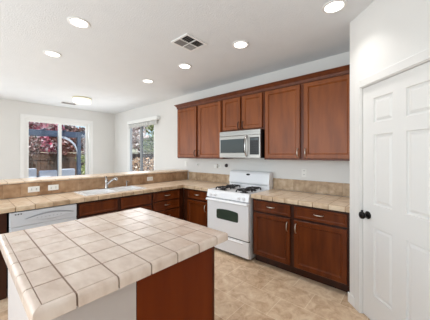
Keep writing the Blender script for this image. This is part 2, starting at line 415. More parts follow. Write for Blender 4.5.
# sink run (L-shaped top), bar ledge, splashes
SINK = (-1.135, -.735, -2.16, -1.33)
t = thing('sink_countertop', 'long L-shaped tan tiled countertop around the sink, ending at the stove', 'countertop', (-.92, -1.8, ZT-.052))
m = MB(); hole = (SINK[0], SINK[1], SINK[2], SINK[3])
tiles(m, XB+.012, XF-.03, YE, -.62-.0, ZT, XF-.03, -.62, holes=[hole]); tiles(m, XB+.012, -.006, -.62, -.014, ZT, XF-.03, -.62)
m.build('field_tiles', TILE_C, t, .002)
m = MB(); edge(m, (XF-.03, YE), (XF-.03, -.62), (1, 0), ZT, -.62, mit1=-1); edge(m, (XF-.03, -.62), (-.006, -.62), (0, -1), ZT, XF-.03, mit0=-1)
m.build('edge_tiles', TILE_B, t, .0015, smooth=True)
m = MB()
for a, b_, c, e in ((XB+.012, SINK[0], YE, -.62), (SINK[1], XF-.012, YE, -.62), (SINK[0], SINK[1], YE, SINK[2]), (SINK[0], SINK[1], SINK[3], -.62), (XB+.012, -.006, -.62, -.014)): m.box(a, b_, c, e, ZT-.048, ZT-.0018)
m.box(XF-.03, -.006, -.638, -.62, ZT-.048, ZT-.0018)
m.build('grout_bed', GROUTL, t)
t = thing('stove_side_countertop', 'short tan tiled countertop between the stove and the pantry wall', 'countertop', (1.35, -.33, ZT-.052))
X0R, X1R = .762, 1.929
m = MB(); tiles(m, X0R, X1R, -.62, -.014, ZT, X0R, -.62); m.build('field_tiles', TILE_C, t, .002)
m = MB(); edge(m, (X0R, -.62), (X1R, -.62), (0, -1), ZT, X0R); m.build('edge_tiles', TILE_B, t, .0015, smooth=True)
m = MB(); m.box(X0R, X1R, -.638, -.014, ZT-.048, ZT-.0018); m.build('grout_bed', GROUTL, t)

def splash(name, label, a, b, T, zt, m_, origin, cap=True, step=.16):
    t_ = thing(name, label, 'backsplash', T @ Vector(((a+b)/2, -.006, ZT)))
    if T != Matrix(): t_.rotation_euler = (0, 0, PI/2)
    g = .0035; q = MB(T); c = cuts(a, b, origin, step)
    top = zt-(.022 if cap else 0)
    for p, r_ in zip(c, c[1:]): q.box(p+g/2, r_-g/2, -.012, -.003, ZT+.002, top-g/2)
    q.build('wall_tiles', m_, t_, .002)
    if cap:
        q = MB(T)
        for p, r_ in zip(c, c[1:]): q.box(p+g/2, r_-g/2, -.015, -.003, top+g/2, zt)
        q.build('cap_tiles', m_, t_, .004)
    q = MB(T); q.box(a, b, -.009, -.0, ZT+.001, zt-.002); q.build('grout_bed', GROUTL, t_); return t_
splash('tile_backsplash', 'tan tile backsplash behind the short counter by the pantry wall', X0R, X1R, Matrix(), 1.082, TILE_B, X0R)
splash('tile_backsplash', 'tan tile backsplash on the stove wall left of the stove', XB+.0155, -.006, Matrix(), 1.082, TILE_B, -.006)
splash('tile_backsplash', 'long brown tile backsplash running behind the sink under the bar', YE, -.0155, along_y(XB-.011), 1.088, TILE_BAR, -.0155, cap=False)
t = thing('bar_ledge', 'raised tiled bar ledge on the half wall behind the sink', 'bar top', (XB-.2, -1.9, 1.088))
BX0, BX1 = XB-.41, XB-.018
ZB = 1.1164
m = MB(); tiles(m, BX0, BX1, YE, -.004, ZB, BX1, -.62); m.build('field_tiles', TILE_C, t, .002)
PROF0 = PROF; PROF = [(u, z if z > -.02 else -.0225) for u, z in PROF]
for xx, oo in ((BX1, 1), (BX0, -1)): m = MB(); edge(m, (xx, YE), (xx, -.004), (oo, 0), ZB, -.62); m.build('edge_tiles', TILE_C, t, .0015, smooth=True)
PROF = PROF0
m = MB(); m.box(BX0-.01, BX1+.01, YE, -.004, 1.089, ZB-.0018); m.build('grout_bed', GROUTL, t)

# ------------------------------------------------------------------ cabinets
FR = [(0, .002), (.002, 0), (.052, 0), (.060, .008), (.066, .009), (.068, .009)]
def door_steps(raised=False):
    return [(0, .004), (.004, 0), (.050, 0), (.053, .006), (.062, .014), (.07, .014)]
def drawer_steps(): return [(0, .003), (.003, 0), (.022, 0), (.028, .004), (.034, .005)]
def pull_h(T, x, y, z, parent, L=.1):
    m = MB(T); m.tube([(x-L/2, y, z), (x-L/2+.006, y-.018, z), (x-L/4, y-.028, z), (x, y-.031, z), (x+L/4, y-.028, z), (x+L/2-.006, y-.018, z), (x+L/2, y, z)], [.006, .005, .0055, .006, .0055, .005, .006], 8)
    return m.build('handle', NICKEL, parent, smooth=True, label='satin nickel bar handle')
def pull_v(T, x, y, z, parent, L=.11, m_=None):
    m = MB(T); m.tube([(x, y, z-L/2), (x, y-.018, z-L/2+.006), (x, y-.028, z-L/4), (x, y-.031, z), (x, y-.028, z+L/4), (x, y-.018, z+L/2-.006), (x, y, z+L/2)], [.006, .005, .0055, .006, .0055, .005, .006], 8)
    return m.build('handle', m_ or NICKEL, parent, smooth=True, label='satin nickel bar handle')
def cab_door(T, x0, x1, z0, z1, y, parent, m_, pull=None, name='door', pm=None):
    q = MB(T); q.panel(x0, x1, z0, z1, y-.026, .025, door_steps()); o = q.build(name, m_, parent)
    if pull: pull_v(T, pull[0], y-.026, pull[1], o, m_=pm)
    return o
def drawer(T, x0, x1, z0, z1, y, parent, m_, pull=True, name='drawer'):
    q = MB(T); q.panel(x0, x1, z0, z1, y-.02, .02, drawer_steps()); o = q.build(name, m_, parent)
    if pull: pull_h(T, (x0+x1)/2, y-.02, (z0+z1)/2+.01, o)
    return o
def base_body(T, x0, x1, parent, yb=-.02, yf=-.61, toe=True, zt=.8625):
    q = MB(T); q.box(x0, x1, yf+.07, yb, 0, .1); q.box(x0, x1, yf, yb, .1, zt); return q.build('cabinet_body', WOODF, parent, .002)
I = Matrix()
t = thing('base_cabinet', 'cherry wood base cabinet with two drawers and two doors right of the stove', 'cabinet', (1.35, -.3, 0))
base_body(I, .772, 1.915, t)
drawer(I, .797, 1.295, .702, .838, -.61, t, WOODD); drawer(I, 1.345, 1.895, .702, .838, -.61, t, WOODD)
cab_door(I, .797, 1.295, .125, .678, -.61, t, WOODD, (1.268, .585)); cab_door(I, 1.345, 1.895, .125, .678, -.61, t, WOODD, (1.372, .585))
t = thing('base_cabinet', 'narrow cherry base cabinet with one drawer tucked left of the stove', 'cabinet', (-.33, -.3, 0))
base_body(I, -.653, -.008, t)
drawer(I, -.535, -.06, .702, .838, -.61, t, WOODD); cab_door(I, -.535, -.06, .125, .678, -.61, t, WOODD, (-.09, .585))
TS = along_y(XF)           # local x = world y ; front at local y = -0 -> cabinet front lies at local y .03
def run(name, label, a, b): return thing(name, label, 'cabinet', (XF-.33, (a+b)/2, 0))
yf = .035                  # cabinet face set behind the counter edge
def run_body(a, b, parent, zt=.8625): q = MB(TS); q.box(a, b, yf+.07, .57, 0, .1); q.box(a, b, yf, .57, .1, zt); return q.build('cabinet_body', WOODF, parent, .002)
t = run('drawer_cabinet', 'cherry drawer cabinet in the corner between sink and stove', -1.25, -.66)
run_body(-1.252, -.612, t)
for z0, z1 in ((.702, .838), (.545, .688), (.345, .53), (.125, .33)): drawer(TS, -1.235, -.715, z0, z1, yf, t, WOODD)
t = run('sink_base_cabinet', 'cherry sink base cabinet with two plain false drawer fronts', -2.29, -1.26)
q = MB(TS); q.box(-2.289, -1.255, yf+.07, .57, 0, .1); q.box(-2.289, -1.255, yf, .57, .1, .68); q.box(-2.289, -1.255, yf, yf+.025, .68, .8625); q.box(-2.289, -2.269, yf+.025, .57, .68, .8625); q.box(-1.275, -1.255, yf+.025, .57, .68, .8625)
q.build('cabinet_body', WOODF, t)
for a, b_ in ((-2.27, -1.80), (-1.75, -1.275)):
    drawer(TS, a, b_, .690, .838, yf, t, WOODD, False, 'false_front'); cab_door(TS, a, b_, .125, .668, yf, t, WOODD, ((b_-.03 if a < -2 else a+.03), .585))
t = run('end_cabinet', 'cherry base cabinet at the left end beside the dishwasher', YE, -2.925)
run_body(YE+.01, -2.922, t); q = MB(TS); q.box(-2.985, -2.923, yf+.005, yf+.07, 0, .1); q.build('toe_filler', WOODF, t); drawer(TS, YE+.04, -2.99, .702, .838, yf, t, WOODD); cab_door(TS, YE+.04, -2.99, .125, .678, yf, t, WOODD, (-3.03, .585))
# dishwasher
t = thing('dishwasher', 'white built-in dishwasher with curved control panel under the sink counter', 'dishwasher', (XF-.3, -2.605, 0))
q = MB(TS); q.box(-2.9, -2.31, .06, .56, .0, .855); q.build('tub_body', DARK, t)
q = MB(TS); q.box(-2.905, -2.305, .008, .055, .12, .70); q.build('door_panel', DWWHITE, t, .006)
q = MB(TS); q.box(-2.905, -2.305, .004, .055, .702, .852); q.build('control_panel', DWWHITE, t, .006)
def lens_poly(cx, cz, w, h, n=20, k=1): return [(cx+w/2*math.cos(a), cz+h/2*math.sin(a)) for a in [2*PI*i/n for i in range(n)]]
def vesica(cx, cz, w, h, n=12):
    up = [(cx-w/2+w*i/n, cz+h/2*math.sin(PI*i/n)) for i in range(n+1)]; return up + [(x, 2*cz-z) for x, z in reversed(up[1:-1])]
q = MB(TS); q.prism(vesica(-2.56, .775, .46, .082), -.001, .006); q.build('handle_recess', mat('recess_grey', (150, 152, 156), .4), t, label='grey curved grip recess')
q = MB(TS); q.prism(vesica(-2.56, .768, .44, .06), -.004, .003); q.build('control_strip', DWWHITE, t, .001)
for i in range(3):
    q = MB(TS); x = -2.865+i*.022; q.box(x, x+.012, .0005, .006, .826, .836); q.build('button', BLACK, t, label='small black button')
for i in range(7):
    q = MB(TS); x = -2.69+i*.036; q.box(x, x+.014, -.0055, -.002, .764, .771); q.build('key', ENAMELG, t)
q = MB(TS); q.box(-2.9, -2.31, .09, .12, 0, .115); q.build('toe_plate', BLACK, t)

# upper cabinets
UY = -.31
t = thing('wall_cabinet', 'pair of tall cherry wall cabinet doors left of the microwave', 'wall cabinet', (-.59, -.16, 1.372))
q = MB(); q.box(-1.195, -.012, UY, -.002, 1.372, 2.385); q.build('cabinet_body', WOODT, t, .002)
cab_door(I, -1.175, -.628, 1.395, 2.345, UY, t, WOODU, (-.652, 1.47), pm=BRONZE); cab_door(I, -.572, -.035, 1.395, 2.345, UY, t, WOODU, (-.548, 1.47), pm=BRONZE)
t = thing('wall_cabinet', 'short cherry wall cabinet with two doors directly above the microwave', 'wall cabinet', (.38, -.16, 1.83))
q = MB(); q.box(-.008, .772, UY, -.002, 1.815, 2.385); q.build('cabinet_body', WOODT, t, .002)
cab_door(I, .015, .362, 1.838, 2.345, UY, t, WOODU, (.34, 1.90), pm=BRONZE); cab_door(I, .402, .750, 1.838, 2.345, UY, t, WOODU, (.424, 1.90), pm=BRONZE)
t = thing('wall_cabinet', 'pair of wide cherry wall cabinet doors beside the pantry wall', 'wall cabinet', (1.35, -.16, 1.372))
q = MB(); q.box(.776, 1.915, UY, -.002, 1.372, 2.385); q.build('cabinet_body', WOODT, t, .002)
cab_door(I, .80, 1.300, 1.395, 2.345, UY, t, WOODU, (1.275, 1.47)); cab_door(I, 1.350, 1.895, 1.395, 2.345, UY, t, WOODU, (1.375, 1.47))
# crown moulding along the top
cp = [(0, 2.362), (-.010, 2.362), (-.014, 2.396), (-.03, 2.415), (-.042, 2.432), (-.052, 2.436), (-.052, 2.444), (0, 2.444)]
m = MB()
m.loft([[(-1.195+y, -.002, z) for y, z in cp], [(-1.195+y, UY-.001+y, z) for y, z in cp], [(1.915, UY-.001+y, z) for y, z in cp]])
tag(m.build('crown_moulding', WOODT), 'cherry crown moulding with shade in its colour along the top of the wall cabinets', 'moulding')

# ------------------------------------------------------------------ microwave
t = thing('microwave', 'stainless steel microwave oven mounted above the white stove', 'microwave', (.38, -.2, 1.395))
MX0, MX1, MZ0, MZ1, MY = .003, .762, 1.395, 1.81, -.375
q = MB(); q.box(MX0, MX1, MY, -.004, MZ0, MZ1); q.build('body', BLACK, t, .004, label='black body sides')
q = MB(); q.box(MX0, MX1, MY-.025, MY-.001, 1.735, MZ1); q.build('vent_panel', STEEL, t, .003)
q = MB()
for i in range(3): q.box(MX0+.03, MX1-.03, MY-.027, MY-.02, 1.752+i*.016, 1.757+i*.016)
q.build('vent_slots', ENAMELG, t)
q = MB(); q.box(MX0, .572, MY-.028, MY-.001, MZ0, 1.732); dr = q.build('oven_door', STEEL, t, .004)
q = MB(); q.box(MX0+.02, .470, MY-.031, MY-.026, 1.47, 1.685); q.build('door_window', MWGLASS, dr, .003, label='dark glass window')
q = MB(); q.box(.472, .512, MY-.0305, MY-.026, 1.47, 1.685); q.build('window_border', BLACK, dr)
q = MB(); q.tube([(.535, MY-.025, 1.42), (.535, MY-.055, 1.44), (.535, MY-.072, 1.50), (.535, MY-.078, 1.575), (.535, MY-.072, 1.65), (.535, MY-.055, 1.70), (.535, MY-.025, 1.72)], .012, 12); q.build('door_handle', CHROME, dr, smooth=True, label='curved vertical steel handle')
q = MB(); q.box(.575, MX1, MY-.028, MY-.001, MZ0, 1.732); cp_ = q.build('control_panel', STEEL, t, .004)
q = MB(); q.box(.588, .742, MY-.031, MY-.026, 1.445, 1.70); q.build('keypad', BLACK, cp_, .003)
q = MB(); q.box(.603, .728, MY-.033, MY-.029, 1.655, 1.685); q.build('display', MWGLASS, cp_)
for j in range(5):
    for i in range(3): q = MB(); q.box(.606+i*.042, .636+i*.042, MY-.0325, MY-.030, 1.465+j*.035, 1.48+j*.035); q.build('key', mat('key_grey', (34, 35, 38), .5), cp_)
q = MB(); q.box(MX0+.06, MX0+.3, -.33, -.1, MZ0-.012, MZ0+.002); q.build('grease_filter', mat('filter_brown', (70, 50, 40), .6), t)

# ------------------------------------------------------------------ range
t = thing('gas_stove', 'white freestanding gas stove with black burner grates', 'stove', (.383, -.35, 0))
RX0, RX1, RF = -.006, .755, -.645
q = MB(); q.box(RX0, RX1, RF, -.02, .03, .895); q.build('body', mat('stove_side', (206, 206, 208), .3), t, .004)
q = MB(); q.box(RX0+.03, RX1-.03, RF+.03, -.05, 0, .03); q.build('base_feet', BLACK, t)
q = MB()                                        # cooktop with slightly dished middle
q.loft([[(RX0, RF-.03, .893), (RX1, RF-.03, .893), (RX1, -.02, .893), (RX0, -.02, .893)], [(RX0, RF-.03, .912), (RX1, RF-.03, .912), (RX1, -.02, .912), (RX0, -.02, .912)], [(RX0+.03, RF+.01, .912), (RX1-.03, RF+.01, .912), (RX1-.03, -.15, .912), (RX0+.03, -.15, .912)], [(RX0+.05, RF+.03, .902), (RX1-.05, RF+.03, .902), (RX1-.05, -.165, .902), (RX0+.05, -.165, .902)]])
ct = q.build('cooktop', ENAMEL, t, .004)
for bx in (.19, .575):
    for by in (-.53, -.285):
        q = MB(); q.lathe((bx, by, .9), [(.06, 0), (.058, .004), (.034, .008), (.033, .016), (.03, .02), (.001, .021)], 'z', 20); q.build('burner', IRON, t, smooth=True)
        q = MB(); h = .945; R_ = .108
        for a in range(4):
            ca, sa = math.cos(a*PI/2+PI/4), math.sin(a*PI/2+PI/4)
            q.tube([(bx+ca*.035, by+sa*.035, h), (bx+ca*(R_-.02), by+sa*(R_-.02), h), (bx+ca*R_, by+sa*R_, h-.008), (bx+ca*(R_+.008), by+sa*(R_+.008), .908)], .0105, 8)
        q.tube([(bx+math.cos(2*PI*i/24)*.085, by+math.sin(2*PI*i/24)*.085, h-.006) for i in range(25)], .010, 8)
        q.build('grate', IRON, t, smooth=True)
q = MB()
q.loft([[(x, y, z) for y, z in ((RF-.002, .80), (RF-.048, .80), (RF-.052, .81), (RF-.036, .885), (RF-.03, .895), (RF-.002, .895))] for x in (RX0, RX1)])
q.build('control_panel', ENAMEL, t, .003)
for kx in (.085, .165, .595, .68):
    q = MB(Matrix.Translation((kx, RF-.045, .845)) @ Matrix.Rotation(math.radians(12), 4, 'X')); q.lathe((0, 0, 0), [(.001, .004), (.021, .004), (.0205, -.012), (.018, -.02), (.001, -.021)], 'y', 20); q.box(-.004, .004, -.028, -.015, -.017, .017); q.build('knob', ENAMEL, t, smooth=True)
q = MB(); q.box(RX0+.004, RX1-.004, RF-.045, RF-.003, .275, .79); od = q.build('oven_door', ENAMEL, t, .008, 3)
def winpoly(x0, x1, z0, z1, rise, r_=.02, n=10):
    p = [(x0+r_, z0), (x1-r_, z0), (x1-.004, z0+.006), (x1, z0+r_), (x1, z1-r_), (x1-.006, z1-.006)]
    for i in range(1, n): u = i/n; p.append((x1-.02-(x1-x0-.04)*u, z1+rise*math.sin(PI*u)))
    return p+[(x0+.006, z1-.006), (x0, z1-r_), (x0, z0+r_), (x0+.004, z0+.006)]
q = MB(); q.prism(winpoly(.19, .585, .50, .64, .012, .03), RF-.0475, RF-.043); q.build('oven_window', GLASSK, od, label='dark arched oven window')
q = MB(); q.loft([[(x, y, z) for y, z in ((RF-.044, .755), (RF-.075, .752), (RF-.085, .762), (RF-.083, .775), (RF-.07, .785), (RF-.044, .787))] for x in (RX0+.004, RX1-.004)]); q.build('door_handle', ENAMEL, od, .004, 3, label='full width white handle')
for hx in (.23, .30, .37, .44, .51): q = MB(); q.box(hx-.02, hx+.02, RF-.0462, RF-.044, .7906, .7975); q.build('oven_vent', ENAMELG, t)
q = MB(); q.box(RX0+.004, RX1-.004, RF-.042, RF-.003, .045, .262); dw = q.build('storage_drawer', ENAMEL, t, .006)
q = MB(); q.loft([[(x, y, z) for y, z in ((RF-.041, .215), (RF-.052, .222), (RF-.054, .236), (RF-.041, .246))] for x in (RX0+.09, RX1-.09)]); q.build('drawer_lip', ENAMEL, dw, .002)
q = MB(); q.box(RX0+.004, RX1-.004, RF-.03, RF-.002, .262, .276); q.build('door_gap', DARK, t)
q = MB(); q.loft([[(x, y, z) for y, z in ((-.018, .905), (-.125, .905), (-.132, .96), (-.126, .97), (-.142, .985), (-.144, 1.0), (-.118, 1.14), (-.10, 1.165), (-.075, 1.175), (-.018, 1.175))] for x in (RX0+.001, RX1+.004)])
bgd = q.build('backguard', ENAMEL, t, .006, 3)
q = MB(); q.prism(lens_poly(.375, 1.12, .075, .03), -.1275, -.117); q.build('emblem', BLACK, bgd, label='small dark oval emblem')
q = MB(); q.box(RX0+.03, RX1-.03, -.1335, -.127, .962, .972); q.build('vent_gap', ENAMELG, bgd)

# ------------------------------------------------------------------ sink, faucet, dispenser
t = thing('kitchen_sink', 'white drop-in double basin kitchen sink in the tan tiled counter', 'sink', ((SINK[0]+SINK[1])/2, (SINK[2]+SINK[3])/2, ZT-.18))
q = MB(); sx0, sx1, sy0, sy1 = SINK[0]-.015, SINK[1]+.02, SINK[2]-.02, SINK[3]+.02; zr = ZT+.013
ymid = (sy0+sy1)/2
for a0, a1, c0, c1 in ((sx1-.05, sx1, sy0, sy1), (sx0, sx0+.085, sy0, sy1), (sx0+.085, sx1-.05, sy0, sy0+.05), (sx0+.085, sx1-.05, sy1-.05, sy1), (sx0+.085, sx1-.05, ymid-.025, ymid+.025)): q.box(a0, a1, c0, c1, ZT+.001, zr)
q.build('rim', PORC, t, .005, 3)
for c0, c1 in ((sy0+.05, ymid-.025), (ymid+.025, sy1-.05)):
    q = MB(); a0, a1 = sx0+.085, sx1-.05; rr = lambda i, z: [(a0+i, c0+i, z), (a1-i, c0+i, z), (a1-i, c1-i, z), (a0+i, c1-i, z)]
    q.loft([rr(0, ZT+.006), rr(.006, ZT-.02), rr(.02, ZT-.17), rr(.03, ZT-.18)], caps=False); q.face(rr(.03, ZT-.18)); q.build('basin', PORC, t, .01, 3)
    q = MB(); q.lathe(((a0+a1)/2, (c0+c1)/2, ZT-.1795), [(.001, 0), (.04, 0), (.038, .004), (.001, .003)], 'z', 20); q.build('drain', CHROME, t, smooth=True)
fx, fy, fz = -1.098, -1.76, zr
t = thing('kitchen_faucet', 'chrome single lever faucet at the back of the white sink', 'faucet', (fx, fy, fz))
q = MB(); q.loft([[(fx-.028, fy-.115, z), (fx+.028, fy-.115, z), (fx+.028, fy+.115, z), (fx-.028, fy+.115, z)] for z in (fz, fz+.008)]); q.build('base_plate', CHROME, t, .004)
q = MB(); q.lathe((fx, fy, fz+.008), [(.027, 0), (.025, .02), (.022, .07), (.026, .10), (.024, .12), (.012, .135), (.001, .137)], 'z', 20); q.build('faucet_body', CHROME, t, smooth=True)
q = MB(); q.tube([(fx, fy, fz+.05), (fx+.03, fy+.02, fz+.085), (fx+.07, fy+.05, fz+.125), (fx+.10, fy+.072, fz+.145), (fx+.115, fy+.083, fz+.15), (fx+.135, fy+.097, fz+.14)], [.013, .013, .012, .016, .024, .022], 12); q.build('spout', CHROME, t, smooth=True)
q = MB(); q.tube([(fx, fy, fz+.135), (fx-.004, fy-.004, fz+.165), (fx-.006, fy-.008, fz+.185)], [.015, .014, .018], 10); q.build('lever', CHROME, t, smooth=True)
t = thing('soap_dispenser', 'small chrome soap dispenser to the right of the faucet', 'soap dispenser', (fx, -1.44, fz))
q = MB(); q.lathe((fx, -1.44, fz), [(.02, 0), (.019, .008), (.01, .014), (.009, .07), (.012, .075), (.012, .09), (.001, .095)], 'z', 16); q.build('pump', CHROME, t, smooth=True)
q = MB(); q.tube([(fx, -1.44, fz+.082), (fx+.04, -1.44, fz+.088), (fx+.07, -1.44, fz+.08)], .006, 8); q.build('nozzle', CHROME, t, smooth=True)

# ------------------------------------------------------------------ outlets and small wall things
def outlet(label, T, x, z, y, horiz, group=None):
    t_ = thing('power_outlet', label, 'outlet', T @ Vector((x, y, z)), group)
    if T != Matrix(): t_.rotation_euler = (0, 0, PI/2)
    w, h = (.118, .072) if horiz else (.072, .118)
    q = MB(T); q.box(x-w/2, x+w/2, y-.006, y, z-h/2, z+h/2); q.build('cover_plate', PLAST, t_, .003)
    for s_ in (-1, 1):
        cx, cz = (x+s_*.026, z) if horiz else (x, z+s_*.026)
        q = MB(T); q.prism(lens_poly(cx, cz, .036, .034), y-.0085, y-.004); so = q.build('socket', PLAST, t_, .001)
        q = MB(T)
        for e in (-1, 1):
            if horiz: q.box(cx-.006, cx+.006, y-.0095, y-.008, cz+e*.007-.0018, cz+e*.007+.0018)
            else: q.box(cx+e*.007-.0018, cx+e*.007+.0018, y-.0095, y-.008, cz-.006, cz+.006)
        q.build('slots', DARK, so)
    return t_
TB = along_y(XB-.011)
outlet('white power outlet on the bar backsplash, farthest left above the dishwasher', TB, -2.612, 1.003, -.012, True)
outlet('white power outlet on the bar backsplash, between the dishwasher corner and the sink', TB, -2.405, 1.003, -.012, True)
outlet('white power outlet on the bar backsplash, right of the sink near the corner', TB, -.935, 1.003, -.012, True)
outlet('white power outlet above the short counter near the pantry wall', I, 1.235, 1.188, -.0005, False)
oz = 1.235
outlet('white power outlet on the stove wall left of the microwave, holding a charger', I, -.36, oz, -.0005, True)
t = thing('plug_adapter', 'white plug in adapter in the outlet left of the stove', 'adapter', (-.42, -.01, oz-.01))
q = MB(); q.box(-.445, -.365, -.05, -.0105, oz-.042, oz+.03); q.build('adapter_body', PLAST, t, .01, 3)
t = thing('air_freshener', 'dark round plug in air freshener beside the stove outlet', 'air freshener', (-.165, -.002, oz))
q = MB(); q.lathe((-.165, 0, oz+.01), [(.032, -.001), (.034, -.012), (.03, -.03), (.018, -.042), (.001, -.044)], 'y', 20); q.build('freshener_body', mat('dark_brown_plastic', (58, 46, 44), .4), t, smooth=True)
q = MB(); q.lathe((-.165, 0, oz+.01), [(.042, -.0008), (.042, -.006), (.036, -.009)], 'y', 24); q.build('holder_ring', PLAST, t, smooth=True, label='white mounting ring')
t = thing('light_switch', 'slim white light switch on the stove wall above the bar corner', 'light switch', (-1.30, 0, 1.25))
q = MB(); q.box(-1.335, -1.265, -.006, -.0005, 1.19, 1.31); q.build('cover_plate', PLAST, t, .003)
q = MB(); q.box(-1.315, -1.285, -.011, -.005, 1.217, 1.283); q.build('rocker', PLAST, t, .002)
t = thing('wall_hook', 'small round white wall hook below the left wall cabinet', 'hook', (-.93, 0, 1.24))
q = MB(); q.lathe((-.925, -.0005, 1.243), [(.028, 0), (.028, -.006), (.012, -.012), (.011, -.03), (.016, -.036), (.001, -.038)], 'y', 20); q.build('peg', PLAST, t, smooth=True)

# ------------------------------------------------------------------ ceiling fixtures
def downlight(x, y, label):
    t_ = thing('recessed_light', label, 'ceiling light', (x, y, ZC), 'recessed ceiling lights')
    q = MB(); R_ = .098
    q.lathe((x, y, ZC), [(R_, -.0005), (R_, -.006), (R_-.006, -.009), (R_-.022, -.008), (R_-.026, -.003), (R_-.026, -.0008)], 'z', 32); q.build('trim_ring', TRIM, t_, smooth=True)
    q = MB(); q.lathe((x, y, ZC), [(R_-.0265, -.0012), (R_-.0265, -.0042), (.04, -.0062), (.001, -.0072)], 'z', 32); q.build('lens', LENS, t_, smooth=True)
    lamp('lamp', 'AREA', (0, 0, -.012), DOWNLIGHT_W, (1, .975, .945), (0, 0, 0), t_, shape='DISK', size=.13, spread=math.radians(100))
    return t_
d0 = downlight(-.045, -2.46, 'recessed ceiling light above the tiled island, lit')
for x, y, lb in ((-1.057, -2.45, 'recessed ceiling light at the far left, above the sink counter'), (-1.09, -1.055, 'recessed ceiling light nearest the flush dining lamp, beyond the air vent'),
                 (-.10, -1.06, 'recessed ceiling light just below the square ceiling vent'), (.88, -1.05, 'recessed ceiling light in front of the stove, right of the ceiling vent'), (1.882, -1.066, 'largest recessed ceiling light, close to the pantry wall')):
    dup(d0, (x, y, ZC), lb)
def vent(name, label, x0, x1, y0, y1, ways):
    t_ = thing(name, label, 'ceiling vent', ((x0+x1)/2, (y0+y1)/2, ZC)); w = .022
    q = MB(); z0, z1 = ZC-.012, ZC-.0005
    for a in ((x0, x1, y0, y0+w), (x0, x1, y1-w, y1), (x0, x0+w, y0+w, y1-w), (x1-w, x1, y0+w, y1-w)): q.box(*a, z0, z1)
    q.build('frame', TRIM, t_, .002)
    q = MB(); q.box(x0+w, x1-w, y0+w, y1-w, ZC-.002, ZC-.0006); q.build('duct_backing', DARK, t_)
    cx, cy = (x0+x1)/2, (y0+y1)/2
    quads = [(x0+w, cx, y0+w, cy, 0), (cx, x1-w, y0+w, cy, 1), (x0+w, cx, cy, y1-w, 1), (cx, x1-w, cy, y1-w, 0)] if ways else [(x0+w, x1-w, y0+w, y1-w, 0)]
    for a, b_, c, e, dr_ in quads:
        q = MB(); nn = 5
        for i in range(nn):
            if dr_: y = c+(e-c)*(i+.5)/nn; s_ = 1 if y > cy else -1; q.prism_ = None; q.loft([[(xx, y-.002+s_*.0, ZC-.003), (xx, y+.002, ZC-.003), (xx, y+s_*.008+.002, ZC-.011), (xx, y+s_*.008-.002, ZC-.011)] for xx in (a+.003, b_-.003)])
            else: x = a+(b_-a)*(i+.5)/nn; s_ = 1 if x > cx else -1; q.loft([[(x-.002, yy, ZC-.003), (x+.002, yy, ZC-.003), (x+s_*.008+.002, yy, ZC-.011), (x+s_*.008-.002, yy, ZC-.011)] for yy in (c+.003, e-.003)])
        q.build('louvre', VENTG, t_)
    if ways:
        q = MB(); q.box(cx-.005, cx+.005, y0+w, y1-w, z0, z1-.002); q.box(x0+w, cx-.005, cy-.005, cy+.005, z0, z1-.002); q.box(cx+.005, x1-w, cy-.005, cy+.005, z0, z1-.002); q.build('divider', TRIM, t_)
    return t_
vent('ceiling_vent', 'square four way air vent in the ceiling above the stove aisle', .325, .60, -1.635, -1.325, True)
vent('ceiling_vent', 'small air vent in the ceiling behind the flush dining lamp', -4.18, -3.95, -1.62, -1.27, False)
t = thing('flush_mount_light', 'round drum flush mount ceiling light over the dining corner, lit', 'ceiling light', (-3.26, -1.40, ZC))
q = MB(); q.lathe((-3.26, -1.40, ZC), [(.19, -.0005), (.19, -.02), (.185, -.024)], 'z', 32); q.build('mount_ring', mat('pale_brass', (214, 208, 178), .35), t, smooth=True)
q = MB(); q.lathe((-3.26, -1.40, ZC), [(.18, -.024), (.183, -.10), (.17, -.115), (.001, -.12)], 'z', 32); q.build('drum_shade', SHADE, t, smooth=True)
lamp('lamp', 'POINT', (0, 0, -.32), 1.5, (1, .97, .92), (0, 0, 0), t, shadow_soft_size=.16)

# ------------------------------------------------------------------ blind on the side window
t = thing('window_blind', 'white raised window blind with long valance on the side window', 'blind', (-3.14, -.05, 2.25))
q = MB(); q.box(-3.72, -2.25, -.10, -.0045, 2.30, 2.385); q.build('valance', mat('valance_white', (240, 240, 238), .45), t, .004)
q = MB(); nn = 7; xa, xb = -3.70, -2.30
pts = []
for i in range(nn*4+1):
    u = i/(nn*4); pts.append((xa+(xb-xa)*u, -.055+.026*math.sin(u*nn*2*PI)))
for a, b_ in zip(pts, pts[1:]): q.face([(a[0], a[1], 2.19), (b_[0], b_[1], 2.19), (b_[0], b_[1], 2.31), (a[0], a[1], 2.31)])
ob = q.build('gathered_vanes', mat('vane_grey', (214, 214, 212), .6), t, smooth=True); sd = ob.modifiers.new('solid', 'SOLIDIFY'); sd.thickness = .003
q = MB()
for i in range(4): q.box(-3.80+i*.026, -3.774+i*.026, -.035+.006*(i%2), -.02+.006*(i%2), .97, 2.31)
q.build('stacked_vanes', mat('vane_white', (236, 236, 234), .6), t, .003)

# ------------------------------------------------------------------ the yard
f = MB(); f.box(-20, XL-.15, -14, 12, -.16, -.04); struct(f.build('patio_ground', CONC))
f = MB(); f.box(XL-.149, 6, .15, 12, -.16, -.04); struct(f.build('yard_ground', CONC))
def fence(label, T, a, b, h, posts):
    t_ = thing('wooden_fence', label, 'fence', T @ Vector(((a+b)/2, 0, -.04)))
    if T != Matrix(): t_.rotation_euler = (0, 0, PI/2)
    q = MB(T); x = a; i = 0
    while x < b: q.box(x, min(x+.142, b), 0, .02, -.04, h+random.uniform(-.02, .02)); x += .15; i += 1
    q.build('boards', FENCE, t_)
    q = MB(T); q.box(a, b, -.04, 0, .35, .44); q.box(a, b, -.04, 0, h-.3, h-.21); q.build('rail', FENCE, t_)
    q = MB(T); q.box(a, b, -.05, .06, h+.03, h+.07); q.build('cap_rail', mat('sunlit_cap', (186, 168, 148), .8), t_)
    return t_
fence('tall brown board fence across the yard beyond the patio door', along_y(-10.8), -9, 3.2, 1.5, 0)
